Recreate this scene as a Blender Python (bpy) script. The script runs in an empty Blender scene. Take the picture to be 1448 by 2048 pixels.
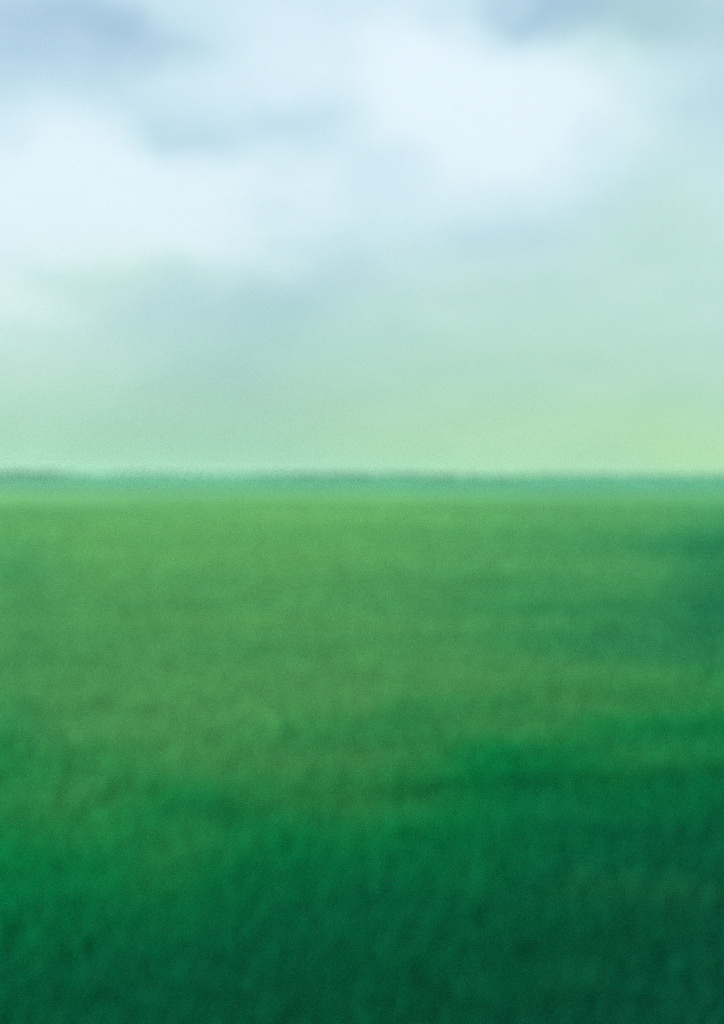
import bpy, math
import numpy as np
from mathutils import Matrix, Vector

# ------------------------------------------------------------------ camera
S = bpy.context.scene
COL = S.collection
CAM_H = 1.80
LENS, SENS = 35.0, 36.0
PITCH = 0.0262            # looking a little below the horizon
ROLL = math.radians(0.30)
cam_d = bpy.data.cameras.new("camera")
cam_d.sensor_fit = 'VERTICAL'
cam_d.sensor_height = SENS
cam_d.lens = LENS
cam_d.clip_start = 0.05
cam_d.clip_end = 30000
cam_d.dof.use_dof = True           # the photograph is out of focus: lens set to its nearest distance
cam_d.dof.focus_distance = 0.42
cam_d.dof.aperture_fstop = 5.0
cam = bpy.data.objects.new("camera", cam_d)
COL.objects.link(cam)
cam.location = (0, 0, CAM_H)
cam.rotation_euler = (Matrix.Rotation(math.pi / 2 - PITCH, 3, 'X') @ Matrix.Rotation(ROLL, 3, 'Z')).to_euler()
S.camera = cam
RC = cam.rotation_euler.to_matrix()

def ray(px, py):
    """direction in the world seen at a place of the 1448x2048 photograph"""
    k = SENS / 2048 / LENS
    return (RC @ Vector(((px - 724) * k, (1024 - py) * k, -1))).normalized()

# ------------------------------------------------------------------ exposure
S.view_settings.view_transform = 'Standard'
S.view_settings.look = 'None'
S.view_settings.gamma = 1
S.view_settings.exposure = 1.75
S.view_settings.use_curve_mapping = False
S.cycles.use_denoising = False
S.cycles.max_bounces = 4
S.cycles.volume_bounces = 0
S.cycles.transparent_max_bounces = 8

# ------------------------------------------------------------------ sun
SUN_EL, SUN_AZ = math.radians(42), math.radians(-75)     # azimuth from the view direction, to the left
sd = bpy.data.lights.new("sun", 'SUN')
sd.energy = 5.0
sd.angle = math.radians(6)
sd.color = (1.0, 0.97, 0.9)
sun = bpy.data.objects.new("sun", sd)
COL.objects.link(sun)
sdir = Vector((math.sin(SUN_AZ) * math.cos(SUN_EL), math.cos(SUN_AZ) * math.cos(SUN_EL), math.sin(SUN_EL)))
sun.rotation_euler = sdir.to_track_quat('Z', 'Y').to_euler()
sun.location = (-30, 10, 40)

# ------------------------------------------------------------------ sky
W = bpy.data.worlds.new("World")
S.world = W
W.use_nodes = True
nt = W.node_tree
nt.nodes.clear()
N, LK = nt.nodes.new, nt.links.new
SKY_STRENGTH = 0.10
out = N('ShaderNodeOutputWorld')
bg = N('ShaderNodeBackground')
bg.inputs['Strength'].default_value = SKY_STRENGTH
LK(bg.outputs[0], out.inputs[0])
sky = N('ShaderNodeTexSky')
sky.sky_type = 'NISHITA'
sky.sun_disc = False
sky.sun_elevation = SUN_EL
sky.sun_rotation = SUN_AZ
sky.air_density = 1.0
sky.dust_density = 1.0
tc = N('ShaderNodeTexCoord')

def mth(op, a, b=None, clamp=False):
    n = N('ShaderNodeMath'); n.operation = op; n.use_clamp = clamp
    for i, v in enumerate((a, b)):
        if v is None: continue
        if isinstance(v, (int, float)): n.inputs[i].default_value = v
        else: LK(v, n.inputs[i])
    return n.outputs[0]

def mixc(f, a, b, blend='MIX'):
    n = N('ShaderNodeMix'); n.data_type = 'RGBA'; n.blend_type = blend
    for sock, v in ((n.inputs[0], f), (n.inputs[6], a), (n.inputs[7], b)):
        if isinstance(v, (int, float)): sock.default_value = v
        elif isinstance(v, tuple): sock.default_value = (*v, 1)
        else: LK(v, sock)
    return n.outputs[2]

def noise(scale, detail, vec, rough=0.5):
    n = N('ShaderNodeTexNoise'); n.inputs['Scale'].default_value = scale
    n.inputs['Detail'].default_value = detail; n.inputs['Roughness'].default_value = rough
    LK(vec, n.inputs['Vector'])
    return n

D0 = tc.outputs['Generated']
# wispy distortion of the cloud field
nz = noise(5.0, 3.0, D0, 0.5)
sub = N('ShaderNodeVectorMath'); sub.operation = 'SUBTRACT'; sub.inputs[1].default_value = (0.5, 0.5, 0.5)
LK(nz.outputs['Color'], sub.inputs[0])
mad = N('ShaderNodeVectorMath'); mad.operation = 'MULTIPLY_ADD'; mad.inputs[1].default_value = (0.22, 0.22, 0.14)
LK(sub.outputs[0], mad.inputs[0]); LK(D0, mad.inputs[2])
DV = mad.outputs[0]

def puff(px, py, rx, ry, vec):
    """soft bank of cloud (or gap) round a direction; sizes as seen, in photograph pixels"""
    c = ray(px, py)
    r = Vector((c.y, -c.x, 0)).normalized()
    u = r.cross(c)
    M = Matrix((r, c, u)).transposed()
    k = SENS / 2048 / LENS
    m = N('ShaderNodeMapping'); m.vector_type = 'TEXTURE'
    m.inputs['Location'].default_value = c
    m.inputs['Rotation'].default_value = M.to_euler()
    m.inputs['Scale'].default_value = (rx * k, 0.5, ry * k)
    LK(vec, m.inputs['Vector'])
    d = N('ShaderNodeVectorMath'); d.operation = 'DOT_PRODUCT'
    LK(m.outputs[0], d.inputs[0]); LK(m.outputs[0], d.inputs[1])
    return mth('POWER', 0.36788, d.outputs['Value'])

# general cloud cover, stretched sideways, all round the sky
strm = N('ShaderNodeMapping'); strm.inputs['Scale'].default_value = (1.0, 1.0, 2.4)
LK(D0, strm.inputs['Vector'])
cover = noise(2.6, 4.0, strm.outputs[0], 0.5).outputs['Fac']
acc = mth('MULTIPLY_ADD', cover, 0.5); acc.node.inputs[2].default_value = 0.275
for px, py, rx, ry, w in [
        (950, 125, 150, 95, .50), (1130, 225, 240, 90, .50), (640, 215, 120, 60, -.10), (540, 90, 300, 100, .24),
        (20, 90, 190, 110, -.30), (200, 30, 150, 45, -.25), (1170, 72, 160, 80, -.46), (1420, 200, 120, 120, -.34), (1330, 40, 200, 70, -.15),
        (380, 235, 180, 55, -.20), (130, 265, 150, 70, .26), (450, 345, 190, 60, .28), (40, 430, 300, 95, .58),
        (350, 480, 190, 55, .24), (620, 585, 150, 70, -.22), (380, 640, 220, 90, -.16), (0, 610, 120, 48, .58),
        (60, 730, 150, 90, .16), (1120, 500, 300, 70, -.12), (1000, 560, 260, 60, .05), (330, 780, 260, 80, -.15)]:
    g = puff(px, py, rx, ry, DV)
    n = N('ShaderNodeMath'); n.operation = 'MULTIPLY_ADD'
    LK(g, n.inputs[0]); n.inputs[1].default_value = w; LK(acc, n.inputs[2])
    acc = n.outputs[0]
fine = noise(13.0, 6.0, strm.outputs[0], 0.55).outputs['Fac']
cloud = mth('ADD', acc, mth('MULTIPLY', mth('SUBTRACT', fine, 0.5), 0.36), clamp=True)
E = 2.0 ** S.view_settings.exposure
def lin(r, g, b):
    f = lambda c: ((c / 255 + .055) / 1.055) ** 2.4 if c > 10 else c / 255 / 12.92
    return tuple(f(c) / E / SKY_STRENGTH for c in (r, g, b))
# blue of the Nishita sky where the cover is open, thin veil, then white cloud
rampn = N('ShaderNodeValToRGB'); rampn.color_ramp.interpolation = 'EASE'
rampn.color_ramp.elements[0].position = 0.02; rampn.color_ramp.elements[1].position = 0.60
LK(cloud, rampn.inputs[0])
blue = mixc(0.94, sky.outputs[0], lin(158, 190, 216))
veil = mixc(rampn.outputs[0], blue, lin(202, 229, 242))
rampw = N('ShaderNodeValToRGB'); rampw.color_ramp.interpolation = 'EASE'
rampw.color_ramp.elements[0].position = 0.38; rampw.color_ramp.elements[1].position = 1.0
LK(cloud, rampw.inputs[0])
skyc = mixc(rampw.outputs[0], veil, lin(230, 244, 255))
# thin greenish veil, here and there
gv = mth('MULTIPLY', noise(4.0, 4.0, DV, 0.55).outputs['Fac'], 0.10)
for px, py, rx, ry, w in [(1330, 80, 120, 80, .30), (1200, 600, 380, 130, .38), (1340, 450, 130, 200, .25), (800, 700, 300, 120, .25), (300, 560, 160, 60, .2)]:
    gv = mth('ADD', gv, mth('MULTIPLY', puff(px, py, rx, ry, DV), w))
skyc = mixc(mth('MULTIPLY', gv, 1.0, clamp=True), skyc, lin(190, 230, 208))
# pale green air towards the horizon
sep = N('ShaderNodeSeparateXYZ'); LK(D0, sep.inputs[0])
zz = mth('MAXIMUM', sep.outputs['Z'], 0.0)
zs = mth('MULTIPLY', zz, 1 / 0.16)
hz = mth('MULTIPLY', mth('POWER', 0.36788, mth('MULTIPLY', zs, zs)), 0.95)
n2 = noise(3.0, 2.0, D0).outputs['Fac']
yel = mth('ADD', mth('MULTIPLY', puff(1300, 850, 480, 140, DV), 0.55), mth('MULTIPLY', n2, 0.4), clamp=True)
hcol = mixc(yel, lin(147, 196, 175), lin(176, 222, 152))
hcol2 = mixc(mth('MULTIPLY', rampw.outputs[0], .6), hcol, lin(186, 230, 204))
skyc = mixc(hz, skyc, hcol2)
LK(skyc, bg.inputs['Color'])

# ------------------------------------------------------------------ helpers
rng = np.random.default_rng(7)

def vnoise(x, y, seed=0):
    """smooth value noise, 0..1"""
    xi, yi = np.floor(x).astype(np.int64), np.floor(y).astype(np.int64)
    fx, fy = x - xi, y - yi
    fx, fy = fx * fx * (3 - 2 * fx), fy * fy * (3 - 2 * fy)
    def h(a, b):
        n = (a * 374761393 + b * 668265263 + seed * 974634777) & 0x7fffffff
        n = ((n ^ (n >> 13)) * 1274126177) & 0x7fffffff
        return ((n ^ (n >> 16)) & 0xffff) / 65535.0
    return (h(xi, yi) * (1 - fx) + h(xi + 1, yi) * fx) * (1 - fy) + (h(xi, yi + 1) * (1 - fx) + h(xi + 1, yi + 1) * fx) * fy

def fbm(x, y, seed=0, o=4):
    s, a, t = 0, .5, 0
    for i in range(o):
        s = s + a * vnoise(x * 2 ** i, y * 2 ** i, seed + i); t += a; a *= .5
    return s / t

def sstep(a, b, x):
    t = np.clip((x - a) / (b - a), 0, 1)
    return t * t * (3 - 2 * t)

def height(x, y):
    """gently rolling meadow, level where the camera stands"""
    r = np.hypot(x, y)
    z = 0.10 * (fbm(x / 3.5, y / 3.5, 11, 2) - .5) * sstep(2, 8, r)
    z = z + 0.9 * (fbm(x / 45, y / 45, 21, 2) - .5) * sstep(15, 90, r)
    z = z + 5.0 * (fbm(x / 320, y / 320, 31, 2) - .5) * sstep(120, 700, r)
    return z

def link(name, me, mat, kind, label=None, cat=None):
    o = bpy.data.objects.new(name, me)
    COL.objects.link(o)
    me.materials.append(mat)
    if kind: o["kind"] = kind
    if label: o["label"] = label
    if cat: o["category"] = cat
    return o

def raw_mesh(name, co, loops, starts, totals, smooth=True):
    me = bpy.data.meshes.new(name)
    me.vertices.add(len(co)); me.vertices.foreach_set("co", np.ascontiguousarray(co, np.float32).ravel())
    me.loops.add(len(loops)); me.loops.foreach_set("vertex_index", loops.astype(np.int32))
    me.polygons.add(len(starts))
    me.polygons.foreach_set("loop_start", starts.astype(np.int32))
    me.polygons.foreach_set("loop_total", totals.astype(np.int32))
    me.polygons.foreach_set("use_smooth", np.full(len(starts), smooth, bool))
    me.update(calc_edges=True)
    return me

def paint(me, rgb):
    at = me.attributes.new("sward", 'FLOAT_COLOR', 'POINT')
    at.data.foreach_set("color", np.concatenate([rgb, np.ones((len(rgb), 1))], 1).astype(np.float32).ravel())

# ------------------------------------------------------------------ the grass colours and where they lie
LIGHT = np.array((0.086, 0.246, 0.076))     # short yellow-green meadow
MID = np.array((0.026, 0.172, 0.066))
CLOSE = np.array((0.040, 0.180, 0.054))  # darker meadow tone, blended in towards the camera
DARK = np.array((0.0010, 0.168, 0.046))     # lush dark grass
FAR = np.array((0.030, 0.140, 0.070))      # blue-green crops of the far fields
DEEP = np.array((0.005, 0.112, 0.046))     # darker blue-green for the strongest patches
TEAL = np.array((0.0008, 0.076, 0.038))     # darker blue-green, growing stronger towards the camera

def gnd(px, py, z=0.15):
    d = ray(px, py)
    t = (z - CAM_H) / d.z
    return (d.x * t, d.y * t)

def edge(pts, z):
    """a boundary on the ground as distance over azimuth"""
    g = [gnd(*p, z) for p in pts]
    a = [math.atan2(p[0], p[1]) for p in g]
    r = [math.hypot(*p) for p in g]
    return np.array(a), np.array(r)

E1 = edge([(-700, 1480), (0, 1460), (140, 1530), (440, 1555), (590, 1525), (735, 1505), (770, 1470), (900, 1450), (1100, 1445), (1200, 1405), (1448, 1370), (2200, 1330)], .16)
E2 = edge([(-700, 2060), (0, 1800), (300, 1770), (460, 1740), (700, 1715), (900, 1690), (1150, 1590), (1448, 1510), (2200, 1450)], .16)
FUR = edge([(300, 1592), (430, 1585), (700, 1562), (960, 1540), (1200, 1530), (1448, 1522), (2000, 1500)], .16)

PATCH = []                                        # patches: centre, half sizes along and across the view, strength
for px, py, rx, ry, w in [(1470, 1190, 130, 190, .70), (1440, 1075, 280, 26, .42), (1120, 1195, 300, 28, .26), (1150, 1180, 420, 210, .36), (520, 1280, 160, 25, .26),
                          (1080, 1265, 240, 40, .28), (30, 1130, 90, 60, .40), (60, 1270, 130, 80, .26), (130, 1420, 150, 40, .32), (20, 1450, 70, 120, .35),
                          (350, 1188, 420, 9, .26), (650, 1222, 520, 9, -.26), (600, 1100, 500, 12, -.12), (900, 1150, 500, 10, .14), (1300, 1270, 170, 60, .3), (640, 1470, 120, 40, .2)]:
    PATCH.append((px, py, rx, ry, w))
K = LENS * 2048 / SENS

def seen(x, y, z=0.15):
    """where a point of the meadow lies as bearing and depression from the camera's stand, in photograph units"""
    px = 724 + K * x / np.maximum(y, .05)
    py = 1024 - K * PITCH + K * (CAM_H - z) / np.maximum(y, .05)
    return px, py

def sward(x, y):
    """albedo of the vegetation by place on the ground"""
    r = np.hypot(x, y); a = np.arctan2(x, y)
    front = (y > 0.3)
    nb = fbm(x / .9, y / .9, 41, 3) - .5
    nm = fbm(x / 3.2 + 9, y / 3.2, 43, 4) - .5
    nl = fbm(x / 26 + 3, y / 26, 47, 4) - .5
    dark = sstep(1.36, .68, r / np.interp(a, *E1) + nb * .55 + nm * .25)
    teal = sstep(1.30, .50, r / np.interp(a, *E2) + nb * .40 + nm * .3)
    px, py = seen(x, y)
    p = np.zeros_like(x)
    for cx, cy, rx, ry, w in PATCH:
        p = p + w * np.exp(-((px - cx) / rx) ** 2 - ((py - cy) / ry) ** 2) * front
    p = np.clip(p + nm * .30 * sstep(90, 12, r) + nl * .60 * sstep(8, 40, r) + nb * .08, -.35, 1.2)
    base = MID + (LIGHT - MID) * np.clip((.60 - p) / .85, 0, 1)[..., None]
    base = base + (DEEP - base) * np.clip((p - .55) / .6, 0, 1)[..., None]
    # nearer the camera the meadow colour is darkened
    close = sstep(34, 5, r) * .70
    base = base + (np.minimum(CLOSE, base) - base) * close[..., None]
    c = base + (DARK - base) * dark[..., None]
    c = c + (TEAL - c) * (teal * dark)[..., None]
    st = np.exp(-((px - 1320) / 190) ** 2 - ((py - 1758) / 16) ** 2) * front * .6        # paler tussocks in the dark grass
    c = c + (np.array((.012, .135, .045)) - c) * st[..., None]
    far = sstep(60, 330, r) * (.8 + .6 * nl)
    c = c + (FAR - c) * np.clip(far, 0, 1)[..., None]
    fur = np.exp(-((r / np.interp(a, *FUR) - 1) / .017) ** 2) * sstep(-.25, -.02, a) * .45
    c = c * (1 - fur)[..., None]
    return np.clip(c, 0.0005, 1), dark

# ------------------------------------------------------------------ materials
def mat_base(name):
    m = bpy.data.materials.new(name); m.use_nodes = True
    t = m.node_tree; b = t.nodes['Principled BSDF']
    b.inputs['Roughness'].default_value = .95
    b.inputs['Specular IOR Level'].default_value = .05
    return m, t, b

mg, t, b = mat_base("meadow_ground")
at = t.nodes.new('ShaderNodeAttribute'); at.attribute_name = "sward"
g1 = t.nodes.new('ShaderNodeNewGeometry')
def tn(t, scale, detail, vec):
    n = t.nodes.new('ShaderNodeTexNoise'); n.inputs['Scale'].default_value = scale; n.inputs['Detail'].default_value = detail
    t.links.new(vec, n.inputs['Vector']); return n.outputs['Fac']
na = tn(t, .9, 6, g1.outputs['Position'])
nb_ = tn(t, .03, 5, g1.outputs['Position'])
mr = t.nodes.new('ShaderNodeMapRange'); mr.inputs['From Min'].default_value = .25; mr.inputs['From Max'].default_value = .75
mr.inputs['To Min'].default_value = .6; mr.inputs['To Max'].default_value = 1.25
t.links.new(na, mr.inputs['Value'])
mr2 = t.nodes.new('ShaderNodeMapRange'); mr2.inputs['From Min'].default_value = .3; mr2.inputs['From Max'].default_value = .7
mr2.inputs['To Min'].default_value = .78; mr2.inputs['To Max'].default_value = 1.15
t.links.new(nb_, mr2.inputs['Value'])
mm = t.nodes.new('ShaderNodeMath'); mm.operation = 'MULTIPLY'
t.links.new(mr.outputs[0], mm.inputs[0]); t.links.new(mr2.outputs[0], mm.inputs[1])
vm = t.nodes.new('ShaderNodeVectorMath'); vm.operation = 'SCALE'
t.links.new(at.outputs['Color'], vm.inputs[0]); t.links.new(mm.outputs[0], vm.inputs['Scale'])
t.links.new(vm.outputs[0], b.inputs['Base Color'])
bp = t.nodes.new('ShaderNodeBump'); bp.inputs['Strength'].default_value = .6; bp.inputs['Distance'].default_value = .15
t.links.new(na, bp.inputs['Height']); t.links.new(bp.outputs[0], b.inputs['Normal'])

def grass_mat(name):
    m, t, b = mat_base(name)
    at = t.nodes.new('ShaderNodeAttribute'); at.attribute_name = "sward"
    t.links.new(at.outputs['Color'], b.inputs['Base Color'])
    b.inputs['Roughness'].default_value = .8
    tr = t.nodes.new('ShaderNodeBsdfTranslucent'); t.links.new(at.outputs['Color'], tr.inputs['Color'])
    mx = t.nodes.new('ShaderNodeMixShader'); mx.inputs[0].default_value = .5
    t.links.new(b.outputs[0], mx.inputs[1]); t.links.new(tr.outputs[0], mx.inputs[2])
    t.links.new(mx.outputs[0], t.nodes['Material Output'].inputs['Surface'])
    return m
m_long, m_short = grass_mat("long_grass_blades"), grass_mat("meadow_grass_blades")

# ------------------------------------------------------------------ ground
NA, NR = 640, 240
rad = np.concatenate([[0.0], np.geomspace(.5, 4500, NR)])
ang = np.linspace(0, 2 * np.pi, NA, endpoint=False)
RR, AA = np.meshgrid(rad[1:], ang, indexing='ij')
X, Y = RR * np.sin(AA), RR * np.cos(AA)
gx, gy = np.concatenate([[0.0], X.ravel()]), np.concatenate([[0.0], Y.ravel()])
co = np.stack([gx, gy, height(gx, gy)], 1)
i0 = np.arange(NA); i1 = (i0 + 1) % NA
fan = np.stack([np.zeros(NA, int), i1 + 1, i0 + 1], 1)
q = []
for k in range(NR - 1):
    a0 = 1 + k * NA
    q.append(np.stack([a0 + i0, a0 + i1, a0 + NA + i1, a0 + NA + i0], 1))
q = np.concatenate(q)
loops = np.concatenate([fan.ravel(), q.ravel()])
tot = np.concatenate([np.full(NA, 3), np.full(len(q), 4)])
st = np.concatenate([[0], np.cumsum(tot)[:-1]])
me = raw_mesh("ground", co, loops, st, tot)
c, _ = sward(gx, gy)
paint(me, c * .68)                      # thatch and soil, darkened further by blade self-shading put into the colour
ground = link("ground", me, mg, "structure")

# ------------------------------------------------------------------ grass
def blades(name, n, r0, r1, power, hmin, hmax, wfac, mat, want_dark, label):
    # scattered all round the view, thinner with distance
    u = rng.random(n)
    e = 2 - power
    r = (r0 ** e + u * (r1 ** e - r0 ** e)) ** (1 / e) if abs(e) > 1e-6 else r0 * (r1 / r0) ** u
    a = (rng.random(n) - .5) * math.radians(92)
    x, y = r * np.sin(a), r * np.cos(a)
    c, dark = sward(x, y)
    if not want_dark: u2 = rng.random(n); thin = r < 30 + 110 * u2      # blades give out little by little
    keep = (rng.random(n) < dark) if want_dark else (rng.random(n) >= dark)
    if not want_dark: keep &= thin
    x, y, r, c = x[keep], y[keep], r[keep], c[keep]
    n = len(x)
    clump = fbm(x / .45, y / .45, 61, 2)
    h = (hmin + (hmax - hmin) * rng.random(n) ** 1.5) * (.75 + .5 * clump)
    w = wfac * np.maximum(r, 3) * (.7 + .6 * rng.random(n))
    phi = rng.random(n) * 2 * np.pi
    lean = (.15 + .55 * rng.random(n)) * h
    la = rng.random(n) * 2 * np.pi
    dx, dy = np.cos(phi) * w / 2, np.sin(phi) * w / 2
    lx, ly = np.cos(la) * lean, np.sin(la) * lean
    z = height(x, y) - .01
    v = (.88 + .24 * rng.random(n))[:, None]
    cc = c * v
    if not want_dark:                                # short blades: one tapering face each
        P = np.stack([np.stack([x - dx, y - dy, z], 1), np.stack([x + dx, y + dy, z], 1), np.stack([x + lx, y + ly, z + h], 1)], 1)
        me = raw_mesh(name, P.reshape(-1, 3), np.arange(n * 3), np.arange(n) * 3, np.full(n, 3), False)
        paint(me, np.repeat(cc, 3, 0))
        return link(name, me, mat, "stuff", label, "grass")
    P = np.empty((n, 5, 3))
    P[:, 0] = np.stack([x - dx, y - dy, z], 1)
    P[:, 1] = np.stack([x + dx, y + dy, z], 1)
    P[:, 2] = np.stack([x + dx * .8 + lx * .35, y + dy * .8 + ly * .35, z + h * .6], 1)
    P[:, 3] = np.stack([x - dx * .8 + lx * .35, y - dy * .8 + ly * .35, z + h * .6], 1)
    P[:, 4] = np.stack([x + lx, y + ly, z + h], 1)
    b0 = np.arange(n)[:, None] * 5
    loops = np.concatenate([b0 + np.array([0, 1, 2, 3]), b0 + np.array([3, 2, 4])], 1).ravel()
    tot = np.tile([4, 3], n)
    st = np.concatenate([[0], np.cumsum(tot)[:-1]])
    me = raw_mesh(name, P.reshape(-1, 3), loops, st, tot, False)
    paint(me, np.repeat(cc, 5, 0))
    return link(name, me, mat, "stuff", label, "grass")

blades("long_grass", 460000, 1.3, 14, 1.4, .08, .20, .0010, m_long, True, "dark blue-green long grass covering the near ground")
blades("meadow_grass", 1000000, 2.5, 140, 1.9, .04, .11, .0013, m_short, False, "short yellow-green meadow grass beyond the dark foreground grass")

# ------------------------------------------------------------------ far ridge and its woods
mh, t, b = mat_base("far_hill")
g1 = t.nodes.new('ShaderNodeNewGeometry')
f = tn(t, .004, 4, g1.outputs['Position'])
rp = t.nodes.new('ShaderNodeValToRGB')
rp.color_ramp.elements[0].position = .35; rp.color_ramp.elements[0].color = (.012, .085, .045, 1)
rp.color_ramp.elements[1].position = .65; rp.color_ramp.elements[1].color = (.016, .105, .052, 1)
t.links.new(f, rp.inputs[0]); t.links.new(rp.outputs[0], b.inputs['Base Color'])
HR = np.array([2300, 2500, 2700, 2900, 3100, 3300, 3600, 4000, 4400.])
prof = np.array([-8, 6, 18, 28, 35, 38, 36, 22, -6.])
HA = 420
ha = np.linspace(0, 2 * np.pi, HA, endpoint=False)
def ridge(r, a):
    p = np.interp(r, HR, prof)
    return p + np.clip(p, 0, 40) * .14 * (fbm(np.sin(a) * 6 + 20, np.cos(a) * 6 + 20 + r / 900, 71, 3) - .5)
RR, AA = np.meshgrid(HR, ha, indexing='ij')
co = np.stack([RR * np.sin(AA), RR * np.cos(AA), ridge(RR, AA)], -1).reshape(-1, 3)
i0 = np.arange(HA); i1 = (i0 + 1) % HA
q = np.concatenate([np.stack([k * HA + i0, k * HA + i1, (k + 1) * HA + i1, (k + 1) * HA + i0], 1) for k in range(len(HR) - 1)])
hills = link("hills", raw_mesh("hills", co, q.ravel(), np.arange(len(q)) * 4, np.full(len(q), 4)), mh, "structure")

mw, t, b = mat_base("far_wood_leaves")
b.inputs['Base Color'].default_value = (.008, .085, .048, 1)
import bmesh
bm = bmesh.new(); bmesh.ops.create_icosphere(bm, subdivisions=2, radius=1)
bv = np.array([v.co[:] for v in bm.verts]); bf = np.array([[v.index for v in f.verts] for f in bm.faces]); bm.free()
nw = 5200
wa = (rng.random(nw) - .5) * math.radians(110)
wr = 2650 + rng.random(nw) * 620
k = fbm(wa * 9 + 50, wr / 160, 81, 3) > .44
wa, wr = wa[k], wr[k]; nw = len(wa)
sz = 2.2 + 2 * rng.random(nw)
wc = np.stack([wr * np.sin(wa), wr * np.cos(wa), ridge(wr, wa) + sz * .7], 1)
jit = 1 + .22 * (rng.random((nw, len(bv), 1)) - .5)
V = wc[:, None] + bv[None] * jit * sz[:, None, None] * np.array((1.1, 1.1, 1.0))
F = (bf[None] + (np.arange(nw) * len(bv))[:, None, None]).reshape(-1)
nf = nw * len(bf)
link("far_woods", raw_mesh("far_woods", V.reshape(-1, 3), F, np.arange(nf) * 3, np.full(nf, 3), False), mw, "stuff",
     "hazy blue-green woods along the far horizon", "woods")

# ------------------------------------------------------------------ air
mz = bpy.data.materials.new("haze_air"); mz.use_nodes = True
t = mz.node_tree; t.nodes.clear()
o = t.nodes.new('ShaderNodeOutputMaterial'); pv = t.nodes.new('ShaderNodeVolumePrincipled')
pv.inputs['Color'].default_value = (.44, .93, .66, 1)
pv.inputs['Density'].default_value = 0.00004
pv.inputs['Anisotropy'].default_value = .2
t.links.new(pv.outputs[0], o.inputs['Volume'])
B, z0, z1 = 4600, -14, 60
v = np.array([(x, y, z) for z in (z0, z1) for x, y in ((-B, -B), (B, -B), (B, B), (-B, B))], float)
fc = np.array([(0, 3, 2, 1), (4, 5, 6, 7), (0, 1, 5, 4), (1, 2, 6, 5), (2, 3, 7, 6), (3, 0, 4, 7)])
hz_o = link("haze", raw_mesh("haze", v, fc.ravel(), np.arange(6) * 4, np.full(6, 4), False), mz, "stuff",
            "pale green haze lying over the far meadow", "haze")
